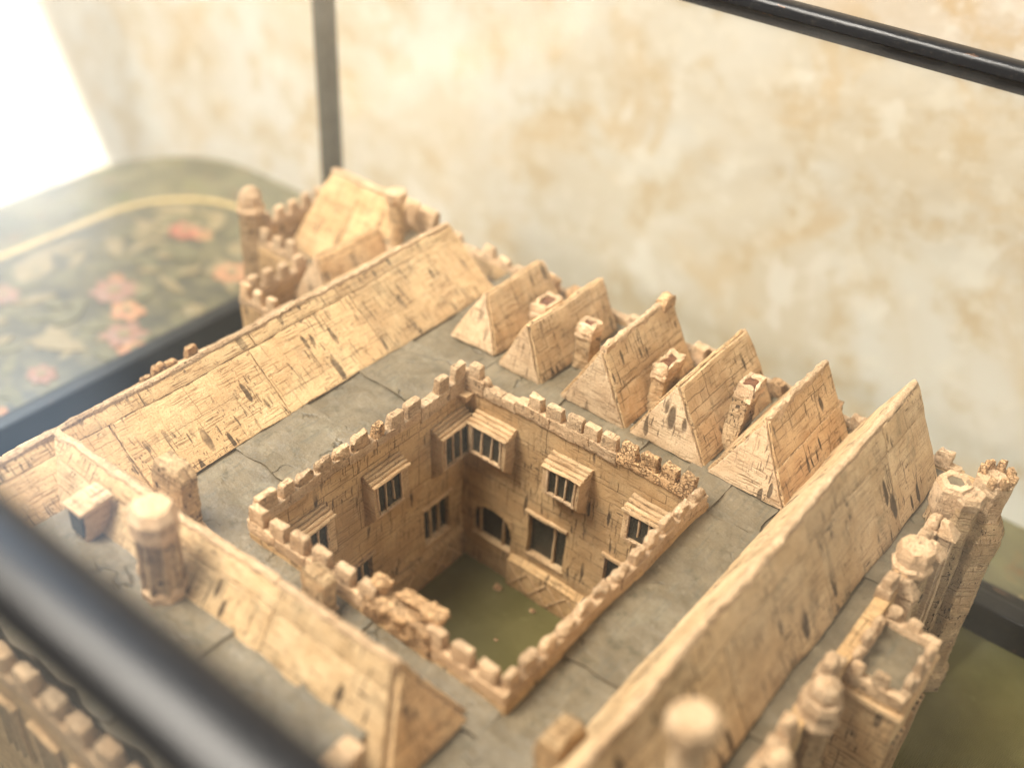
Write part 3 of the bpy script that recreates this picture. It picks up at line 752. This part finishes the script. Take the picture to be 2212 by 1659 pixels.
# plinths with scratched strapwork, string courses, corner corbel
for mp, a, b, pw_ in ((nmap, .104, .390, .010), (wmap, -.395, -.004, .008)):
    pl = cork_piece('plinth', hexa([mp(a, z, d) for d, z in ((.001, FLOOR), (-pw_, FLOOR), (-pw_, -.278), (-.001, -.270), (.001, -.270))], [mp(b, z, d) for d, z in ((.001, FLOOR), (-pw_, FLOOR), (-pw_, -.278), (-.001, -.270), (.001, -.270))]), 'wall', model, bev=.001, L=.015, amp=.0009)
    s = a+.006
    while s+.034 < b:
        for q in (0, 1):
            za, zb_ = (-.328, -.286) if q == 0 else (-.286, -.328)
            p1_, p2_ = Vector((s, za)), Vector((s+.034, zb_)); nn = Vector((-(p2_-p1_).y, (p2_-p1_).x)).normalized()*.0016
            l = [p1_+nn, p1_-nn, p2_-nn, p2_+nn]
            bm = hexa([mp(v.x, v.y, -pw_+.0006) for v in l], [mp(v.x, v.y, -pw_-.0014-.0004*q) for v in l])
            cork_piece('strapwork_strip', bm, 'trim', pl, bev=.0004, L=.02, amp=.0004, seg=1)
        s += .038
cork_piece('corbel', hexa([(.002, -.002, -.010), (.014, -.002, -.010), (.014, -.014, -.010), (.002, -.014, -.010)], [(-.001, .001, .004), (.018, .001, .004), (.018, -.018, .004), (-.001, -.018, .004)]), 'trim', model, bev=.001, L=.008, amp=.0010)

# --- crenellated parapets
def parapet_run(parent, mp, a, b, z0, z1, d0, d1, mat='coping', pieces=3):
    cs = [a]+sorted(a+(b-a)*(i+R(-.2, .2))/pieces for i in range(1, pieces))+[b]
    for i in range(pieces):
        bm = slot(mp, cs[i]+.0004, cs[i+1]-.0004, z0, z1+R(-.001, .001), d0, d1+R(-.0008, .0008))
        cork_piece('parapet_block', bm, mat, parent, bev=.0015, L=.008, amp=.0015, freq=90)
def merlon(parent, mp, a, b, z0, z1, d0, d1, mat='coping', amp=.0014, bev=.0022):
    top = .0035
    lo = [mp(s, z0, d) for s, d in ((a, d0), (b, d0), (b, d1), (a, d1))]
    hi = [mp(s, z1+R(-.001, .001), d) for s, d in ((a+R(0, .002), d0+.001), (b-R(0, .002), d0+.001), (b-R(0, .002), d1-.002), (a+R(0, .002), d1-.002))]
    return cork_piece('merlon', hexa(lo, hi), mat, parent, bev=bev, L=.007, amp=amp, freq=95, seg=2)
# north
parapet_run(north, nmap, -.012, .036, .004, .030, -.0032, .0135, pieces=1)
parapet_run(north, nmap, .036, .094, .006, .023, -.003, .0135, pieces=2)
parapet_run(north, nmap, .094, .27, .010, .031, -.0032, .0135, pieces=3)
parapet_run(north, nmap, .270, .388, .016, .031, -.003, .0135, mat='torn', pieces=1)
for a, b, m_ in ((.006, .028, 'coping'), (.115, .139, 'coping'), (.146, .173, 'coping'), (.181, .208, 'coping'), (.2115, .236, 'coping'), (.241, .267, 'coping'),
                 (.272, .299, 'torn'), (.308, .332, 'torn'), (.340, .364, 'torn'), (.368, .390, 'torn')):
    merlon(north, nmap, a, b, .025, .052, -.0022, .0125, m_, amp=.0012 if m_ == 'coping' else .0026)
merlon(north, nmap, .029, .042, .020, .036, .0, .013, amp=.003, bev=.004)
# west
parapet_run(west, wmap, -.100, .012, .000, .026, -.003, .0135, pieces=2)
parapet_run(west, wmap, -.240, -.100, .008, .022, -.003, .0135, pieces=3)
parapet_run(west, wmap, -.398, -.240, .012, .029, -.003, .0135, pieces=3)
for a, b, zt_ in ((-.025, .001, .052), (-.061, -.037, .050), (-.127, -.098, .044), (-.160, -.133, .042), (-.190, -.170, .043), (-.2285, -.199, .045), (-.262, -.234, .042), (-.296, -.266, .044), (-.330, -.300, .044), (-.358, -.335, .049), (-.396, -.364, .052)):
    eroded = -.335 < a < -.165
    merlon(west, wmap, a, b, .018, zt_, -.0022, .0125, 'torn' if a in (-.190,) else 'coping', amp=.0032 if eroded else .0016, bev=.005 if eroded else .003)
# south and east parapets
smap = lambda s, z, d: Vector((s, -.396-d, z)); emap = lambda s, z, d: Vector((.389+d, s, z))
parapet_run(south, smap, -.004, .196, .010, .030, .0, .0165, pieces=4); parapet_run(south, smap, .30, .405, .010, .030, .0, .0165, pieces=2)
s = .0
while s < .39:
    if not (.185 < s < .285): merlon(south, smap, s, s+.026, .026, .052+R(-.002, .002), .001, .0155)
    s += .0365+R(-.003, .003)
# lump of cork broken open on the south parapet
def rock(name, parent, c, r, mat, amp=.35, sub=3):
    bm = bmesh.new(); bmesh.ops.create_icosphere(bm, subdivisions=sub, radius=1.0)
    sd = Vector((R(0, 50), R(0, 50), R(0, 50)))
    for v in bm.verts:
        p = v.co.copy(); k = 1+amp*noise.noise(p*1.6+sd)+amp*.5*noise.noise(p*4+sd)
        q = Vector([math.copysign(abs(t)**.55, t) for t in p])*k
        v.co = Vector((c[0]+q.x*r[0], c[1]+q.y*r[1], c[2]+q.z*r[2]))
    return finish(name, bm, mat, parent, ang=45)
bm = hexa([(.194, -.413, .004), (.300, -.413, .004), (.300, -.394, .004), (.194, -.394, .004)], [(.196, -.414, .040), (.300, -.414, .046), (.298, -.388, .036), (.2, -.384, .040)])
cork_piece('broken_block', bm, 'torn', south, bev=.004, L=.006, amp=.0045, freq=55)
rock('broken_lump', south, (.205, -.392, .048), (.012, .010, .008), 'torn'); rock('broken_lump', south, (.285, -.392, .052), (.014, .012, .010), 'torn'); rock('broken_lump', south, (.25, -.385, .046), (.020, .008, .005), 'torn')
parapet_run(east, emap, -.405, .012, .006, .030, .0, .0165, pieces=6)
s = -.404
while s < .0:
    l = R(.024, .032)
    merlon(east, emap, s, s+l, .020, .044+R(-.005, .005), .001, .0155, 'coping', amp=.0036, bev=.006)
    s += l+R(.004, .010)

# --- chimneys between the roofs
def chimney(cx, cy, wx, wy, z0, z1, tilt=(0, 0), hollow='glue', cap=True, name='chimney'):
    e = group_empty(name, (cx, cy, z0), parent=model)
    tx, ty = tilt
    sq = lambda z, k, ox=0, oy=0: [(cx+ox-wx*k, cy+oy-wy*k, z), (cx+ox+wx*k, cy+oy-wy*k, z), (cx+ox+wx*k, cy+oy+wy*k, z), (cx+ox-wx*k, cy+oy+wy*k, z)]
    zc = z1-.022 if cap else z1
    cork_piece('shaft', hexa(sq(z0, 1.0), sq(zc+.001, .96, tx*.7, ty*.7)), 'tower', e, bev=.0016, L=.006, amp=.0026, freq=75)
    if cap:
        cork_piece('cap', hexa(sq(zc, 1.10, tx*.7, ty*.7), sq(zc+.009, 1.06, tx*.85, ty*.85)), 'coping', e, bev=.0015, L=.006, amp=.0026)
        # rim round the flue
        for i in range(4):
            o_, i_ = sq(zc+.0085, 1.06, tx*.85, ty*.85), sq(zc+.0085, .58, tx*.85, ty*.85)
            o2, i2 = sq(z1, 1.0, tx, ty), sq(z1, .60, tx, ty)
            j = (i+1) % 4
            bm = hexa([o_[i], o_[j], i_[j], i_[i]], [o2[i], o2[j], i2[j], i2[i]])
            cork_piece('rim', bm, 'coping', e, bev=.0010, L=.005, amp=.0038)
        cork_piece('flue', hexa(sq(zc+.008, .62, tx*.85, ty*.85), sq(z1-.0015, .64, tx, ty)), hollow, e, bev=.0005, L=.004, amp=.0030)
chimney(-.010, .205, .013, .024, .0, .058, (.002, .0))
chimney(.096, .170, .014, .014, .0, .080, (.002, 0))
chimney(.237, .165, .012, .024, .0, .082, (.003, .004))
chimney(.364, .158, .013, .019, .0, .112, (.008, .004), 'glue')
# chimneys of the front and east ranges
for cx, cy, wx, wy, zt_ in ((-.085, -.452, .030, .014, .102), (.145, -.436, .020, .011, .062), (.497, -.440, .016, .022, .085)):
    e = group_empty('chimney_stub', (cx, cy, 0), parent=model)
    loop = [(-1, 0), (-1, .82), (-.7, 1.0), (.6, 1.0), (1, .86), (1, 0)]
    bm = hexa([(cx+wx*x, cy-wy, zt_*z) for x, z in loop], [(cx+wx*x, cy+wy, zt_*z) for x, z in loop])
    cork_piece('shaft', bm, 'tower', e, bev=.004, L=.010, amp=.0025)
    cork_piece('foot', box(cx-wx*1.08, cx+wx*1.08, cy-wy*1.12, cy+wy*1.12, -.002, .008), 'coping', e, bev=.002, L=.012, amp=.0014)

# --- columns, turrets and bays
def column(name, cx, cy, rings, n_=8, mat='tower', rot=.39, amp=.0016, parts=None, L=.010):
    e = group_empty(name, (cx, cy, rings[0][0][0]), parent=model)
    for i, rg in enumerate(rings):
        bm = stack(cx, cy, rg, n_, rot); refine(bm, L, 5); rough(bm, amp*.7, 120, R(0, 9))
        finish((parts or ['shaft', 'collar', 'cap', 'dome', 'knob'])[i], bm, mat if i == 0 else 'coping', e, ang=18)
    return e
# far wing turret
column('turret', -.612, .122, [[(FLOOR, .0265), (-.02, .0245), (.030, .023)], [(.028, .0255), (.034, .0255), (.040, .0215), (.054, .021)], [(.052, .0212), (.060, .0200), (.067, .0155), (.074, .009), (.077, .003)]], parts=['shaft', 'collar', 'dome'])
# flared chimney of the far wing
column('flared_chimney', -.366, .238, [[(-.08, .017), (-.002, .017), (.006, .0145), (.090, .0135)], [(.088, .015), (.096, .0195), (.108, .020), (.111, .017)], [(-.012, .0175), (.0, .0185), (.006, .016)]], parts=['shaft', 'cap', 'glue_ring'])
# fluted column on the front slope
e = column('fluted_chimney', .030, -.555, [[(.04, .022), (.133, .020)], [(.131, .023), (.141, .027), (.163, .027), (.175, .021)], [(.042, .027), (.056, .026), (.060, .022)]], parts=['shaft', 'cap', 'foot'])
for i in range(8):
    a = .39+2*math.pi*i/8
    bm = stack(.030+.0205*math.cos(a), -.555+.0205*math.sin(a), [(.058, .0042), (.132, .0038)], 6); refine(bm, .02); rough(bm, .0006, 70)
    finish('flute', bm, 'tower', e)
column('slim_chimney', -.012, -.548, [[(.04, .0105), (.125, .009)], [(.123, .011), (.130, .0135), (.140, .013), (.144, .009)], [(.042, .014), (.052, .0135), (.055, .011)]], parts=['shaft', 'cap', 'foot'])
# dormer on the front slope
e = group_empty('dormer_window', (-.115, -.57, 0), parent=model)
cork_piece('cheek', box(-.132, -.102, -.566, -.530, .03, .088), 'end', e, bev=.002, L=.012, amp=.0012)
finish('pane', box(-.129, -.105, -.5685, -.564, .05, .082), 'pane', e, smooth=False)
cork_piece('roof_sheet', box(-.135, -.099, -.572, -.525, .086, .092), 'end', e, bev=.002, L=.012, amp=.0012)
# tall chimney at the near end of the east roof
column('tall_chimney', .628, -.452, [[(.0, .022), (.10, .0155), (.205, .014)], [(.200, .016), (.212, .023), (.232, .0235), (.240, .018)], [(.0, .03), (.03, .027), (.036, .02)]], n_=8, parts=['shaft', 'cap', 'foot'], mat='end')

# east front: parapet, octagonal tower, turrets, square bay
omap = lambda s, z, d: Vector((.645+d, s, z))
eastwall = cork_piece('outer_wall', box(.6455, .664, -.72, .305, FLOOR, .012), 'wall', model, L=.04)
for a, b in ((-.715, -.50), (-.47, -.235), (-.16, -.118), (.004, .045), (.11, .17)):
    parapet_run(eastwall, omap, a, b, .008, .026, -.001, .018, pieces=2)
    s = a+.004
    while s+.022 < b+.004:
        merlon(eastwall, omap, s, s+.022, .022, .046+R(-.006, .004), .0005, .017, amp=.003, bev=.005); s += .034
column('octagonal_tower', .690, .262, [[(FLOOR, .040), (-.305, .040), (-.295, .034), (-.12, .033), (-.075, .034), (-.050, .0385), (-.030, .037), (-.012, .030), (-.004, .0265)], [(-.006, .0235), (.030, .0235), (.044, .0255), (.060, .025)]], n_=8, parts=['shaft', 'crown'], amp=.0026)
ot = group_empty('tower_crown', (.690, .262, .058), parent=model)
for i in range(8):
    if i in (5,): continue
    a = 2*math.pi*i/8
    x, y = .690+.0195*math.cos(a), .262+.0195*math.sin(a)
    cork_piece('merlon', stack(x, y, [(.057, .008), (.066+R(0, .012), .0065)], 4, a+.78), 'torn', ot, bev=.0015, L=.006, amp=.002)
column('twin_turret', .652, .205, [[(FLOOR, .024), (.0, .022), (.020, .021)], [(.018, .0205), (.030, .0245), (.050, .025), (.066, .0235)], [(.064, .0245), (.072, .022), (.073, .013), (.066, .011)]], n_=6, parts=['shaft', 'cap', 'rim'], rot=.2)
column('buttress_turret', .676, .200, [[(FLOOR, .020), (.02, .018), (.05, .018)], [(.048, .019), (.060, .021), (.068, .018)], [(FLOOR, .026), (-.30, .025), (-.29, .020)]], n_=6, parts=['shaft', 'cap', 'foot'], rot=.5)
column('domed_turret', .658, .085, [[(FLOOR, .026), (.0, .024), (.010, .023)], [(.008, .026), (.016, .0265), (.022, .022)], [(.020, .0225), (.036, .0235), (.046, .0215), (.050, .016), (.051, .004)]], n_=8, parts=['shaft', 'collar', 'dome'], rot=.1)
column('domed_turret', .668, -.195, [[(FLOOR, .022), (-.03, .019), (.000, .018)], [(-.002, .024), (.006, .0265), (.016, .022), (.030, .024), (.040, .0215)], [(.038, .0165), (.050, .0175), (.060, .0145), (.066, .008), (.068, .002)]], n_=8, parts=['shaft', 'collar', 'dome'], rot=.3)
column('domed_turret', .664, -.290, [[(FLOOR, .020), (-.03, .018), (.004, .018)], [(.002, .021), (.010, .022), (.018, .017)], [(.016, .019), (.030, .018), (.042, .012), (.046, .004)]], n_=8, parts=['shaft', 'collar', 'dome'], rot=.3)
for y, zt_ in ((.160, .022), (.122, .012), (.040, .006)):
    e = group_empty('buttress', (.676, y, FLOOR), parent=model)
    cork_piece('shaft', hexa([(.663, y-.011, FLOOR), (.692, y-.011, FLOOR), (.692, y+.011, FLOOR), (.663, y+.011, FLOOR)], [(.663, y-.009, zt_), (.684, y-.009, zt_), (.684, y+.009, zt_), (.663, y+.009, zt_)]), 'end', e, bev=.0012, L=.014, amp=.0012)
    cork_piece('cap', hexa([(.662, y-.012, zt_-.001), (.688, y-.012, zt_-.001), (.688, y+.012, zt_-.001), (.662, y+.012, zt_-.001)], [(.662, y-.004, zt_+.020), (.672, y-.004, zt_+.020), (.672, y+.004, zt_+.020), (.662, y+.004, zt_+.020)]), 'coping', e, bev=.0015, L=.007, amp=.0022)
# lead let into the top of the twin turret
bm = stack(.652, .205, [(.060, .0135), (.0705, .0135)], 6, .2); refine(bm, .006); rough(bm, .0014, 120)
finish('lead_patch', bm, 'lead', model)
bay = group_empty('square_bay', (.698, -.056, FLOOR), parent=model)
cork_piece('bay_wall', box(.660, .735, -.114, -.002, FLOOR, -.012), 'roof', bay, L=.03, bev=.003)
lead_sheet(.664, .731, -.110, -.006, -.008, parent=bay)
cork_piece('string_course', box(.6625, .739, -.118, .002, -.030, -.020), 'trim', bay, L=.02, bev=.002)
for mp, a, b in ((lambda s, z, d: Vector((s, -.114+d, z)), .664, .735), (lambda s, z, d: Vector((s, -.013+d, z)), .664, .735), (lambda s, z, d: Vector((.724+d, s, z)), -.102, -.014), (lambda s, z, d: Vector((.660+d, s, z)), -.102, -.014)):
    parapet_run(bay, mp, a, b, -.014, .004, 0, .011, pieces=1)
    s = a+.003
    while s+.018 < b: 
        merlon(bay, mp, s, s+.018, .0, .022+R(-.004, .004), .0005, .0105, amp=.003, bev=.005); s += .0265
for y in (-.09, -.03):
    w_ = group_empty('bay_window', (.7365, y, -.2), parent=model)
    finish('pane', box(.734, .7365, y-.016, y+.016, -.25, -.08), 'pane', w_, smooth=False)
    for q in (-.016, -.005, .006, .016): cork_piece('mullion', box(.7345, .739, y+q-.0015, y+q+.0015, -.252, -.078), 'trim', w_, bev=.0005, L=.03, amp=.0006)

# north, west and south fronts
nwall = cork_piece('outer_wall', box(-.372, .6445, .306, .322, FLOOR, .004), 'wall', model, L=.05)
wwall = cork_piece('outer_wall', box(-.374, -.356, -.72, .3055, FLOOR, -.010), 'wall', model, L=.05)
wm2 = lambda s, z, d: Vector((-.372+d, s, z))
parapet_run(wwall, wm2, -.715, .0, -.012, -.004, 0, .014, pieces=8)
for a, zt_ in ((-.305, .000), (-.285, .008), (-.262, .004), (-.225, .012)): merlon(wwall, wm2, a, a+.020, -.006, zt_+.006, 0, .013, 'torn', amp=.003, bev=.004)
nm2 = lambda s, z, d: Vector((s, .307+d, z))
parapet_run(nwall, nm2, -.365, .64, .0, .010, 0, .014, pieces=10)
for a in (-.30, -.262, -.225, -.19, -.155, -.12, .09, .225, .355, .49, .60):
    merlon(nwall, nm2, a, a+.026, .006, .022+R(-.006, .010), 0, .013, amp=.003, bev=.004)
swall = cork_piece('outer_wall', box(-.3555, .6450, -.728, -.708, FLOOR, .0), 'wall', model, L=.05)
sm2 = lambda s, z, d: Vector((s, -.728+d, z))
parapet_run(swall, sm2, -.35, .60, -.004, .014, -.002, .021, pieces=8)
s = -.345
while s < .59:
    merlon(swall, sm2, s, s+.030, .010, .040+R(-.003, .003), -.001, .019, amp=.002, bev=.004); s += .048
for x in (-.29, -.21, -.13, -.05, .03, .11):
    w_ = group_empty('front_window', (x, -.729, -.15), parent=model)
    finish('pane', box(x-.022, x+.022, -.7305, -.7275, -.14, -.045), 'pane', w_, smooth=False)
    for q in (-.022, -.0075, .0075, .022): cork_piece('mullion', box(x+q-.0018, x+q+.0018, -.734, -.7285, -.142, -.043), 'trim', w_, bev=.0005, L=.03, amp=.0006)
    cork_piece('lintel', box(x-.028, x+.028, -.736, -.7285, -.043, -.037), 'trim', w_, bev=.001, L=.02, amp=.001)

# --- far wing beyond the hall
wing = group_empty('chapel_wing', (-.5, .22, FLOOR), parent=model)
WZ = -.032
for b in ((-.632, -.615, .130, .372), (-.615, -.472, .112, .129), (-.474, -.457, -.030, .1115), (-.4565, -.375, -.034, -.017), (-.615, -.375, .356, .372)):
    cork_piece('wing_wall', box(*b, FLOOR, WZ), 'wall', wing, L=.03)
lead_sheet(-.620, -.372, .125, .360, WZ-.045, parent=wing); lead_sheet(-.462, -.372, -.022, .130, WZ-.043, parent=wing)
wrun = [(lambda s, z, d: Vector((-.631+d, s, z)), .150, .368), (lambda s, z, d: Vector((s, .113+d, z)), -.590, -.475), (lambda s, z, d: Vector((-.473+d, s, z)), -.018, .113), (lambda s, z, d: Vector((s, -.033+d, z)), -.472, -.38)]
for mp, a, b in wrun:
    parapet_run(wing, mp, a, b, WZ-.002, WZ+.012, 0, .015, pieces=2)
    s = a+.002
    while s+.022 < b:
        merlon(wing, mp, s, s+.022, WZ+.006, WZ+.036+R(-.004, .003), 0, .015, amp=.0022, bev=.005); s += .0335
# tall pitched roof with crumbled coping
bk = group_empty('chapel_roof', (-.49, .28, WZ-.04), parent=model)
CB, CR = WZ-.045, .054
core = bm_from([(-.600, .195, CB), (-.385, .195, CB), (-.385, .290, CR-.004), (-.572, .290, CR), (-.600, .350, CB), (-.385, .350, CB)], [(0, 1, 2, 3), (3, 2, 5, 4), (0, 3, 4), (1, 5, 2), (0, 4, 5, 1)])
refine(core, .03); finish('core', core, 'end', bk)
nrm = Vector((0, -(CR-CB), .095)).normalized()
for a, b in ((-.600, -.49), (-.4885, -.385)):
    p = lambda x, c: Vector((x+(.028*c if x < -.55 else 0), .195+.095*c, CB+(CR-CB)*c))
    bm = slab_on([p(a, 0), p(b, 0), p(b, 1), p(a, 1)], nrm, .0004, .006); cork_piece('roof_sheet', bm, 'wall', bk, L=.012)
cs = [-.575, -.525, -.47, -.415, -.36, -.315]
for i in range(5):
    z = CR-.002-.004*max(0, i-2)
    cork_piece('coping_block', box(cs[i]+.001, cs[i+1]-.001, .286, .302, z-.03 if i < 4 else -.02, z+.016+R(-.003, .003)), 'coping', bk, bev=.004, L=.007, amp=.0032, freq=60)
gable_roof(-.412, .022, -.462, -.362, .080, .240, WZ-.040, .012, (), name='chapel_gable_roof', cap=False)
# lead cover between chimney and coping
lead_sheet(-.40, -.30, .24, .30, .0, parent=wing)

WARP[0] = False
# --- crumbs of cork fallen off the model
for x, y, s, lab in ((.100, -.026, .007, 'largest cork crumb lying on the courtyard floor by the plinth'), (.172, -.028, .0045, 'smaller cork crumb against the foot of the scratched plinth'),
                     (.165, -.11, .003, 'tiny cork crumb out in the open middle of the courtyard floor')):
    o = rock('cork_crumb', None, (x, y, FLOOR+s*.30), (s, s*.8, s*.42), 'torn', .4, 2)
    o['category'] = 'cork crumb'; o['group'] = 'cork crumbs on the courtyard floor'; o['label'] = lab
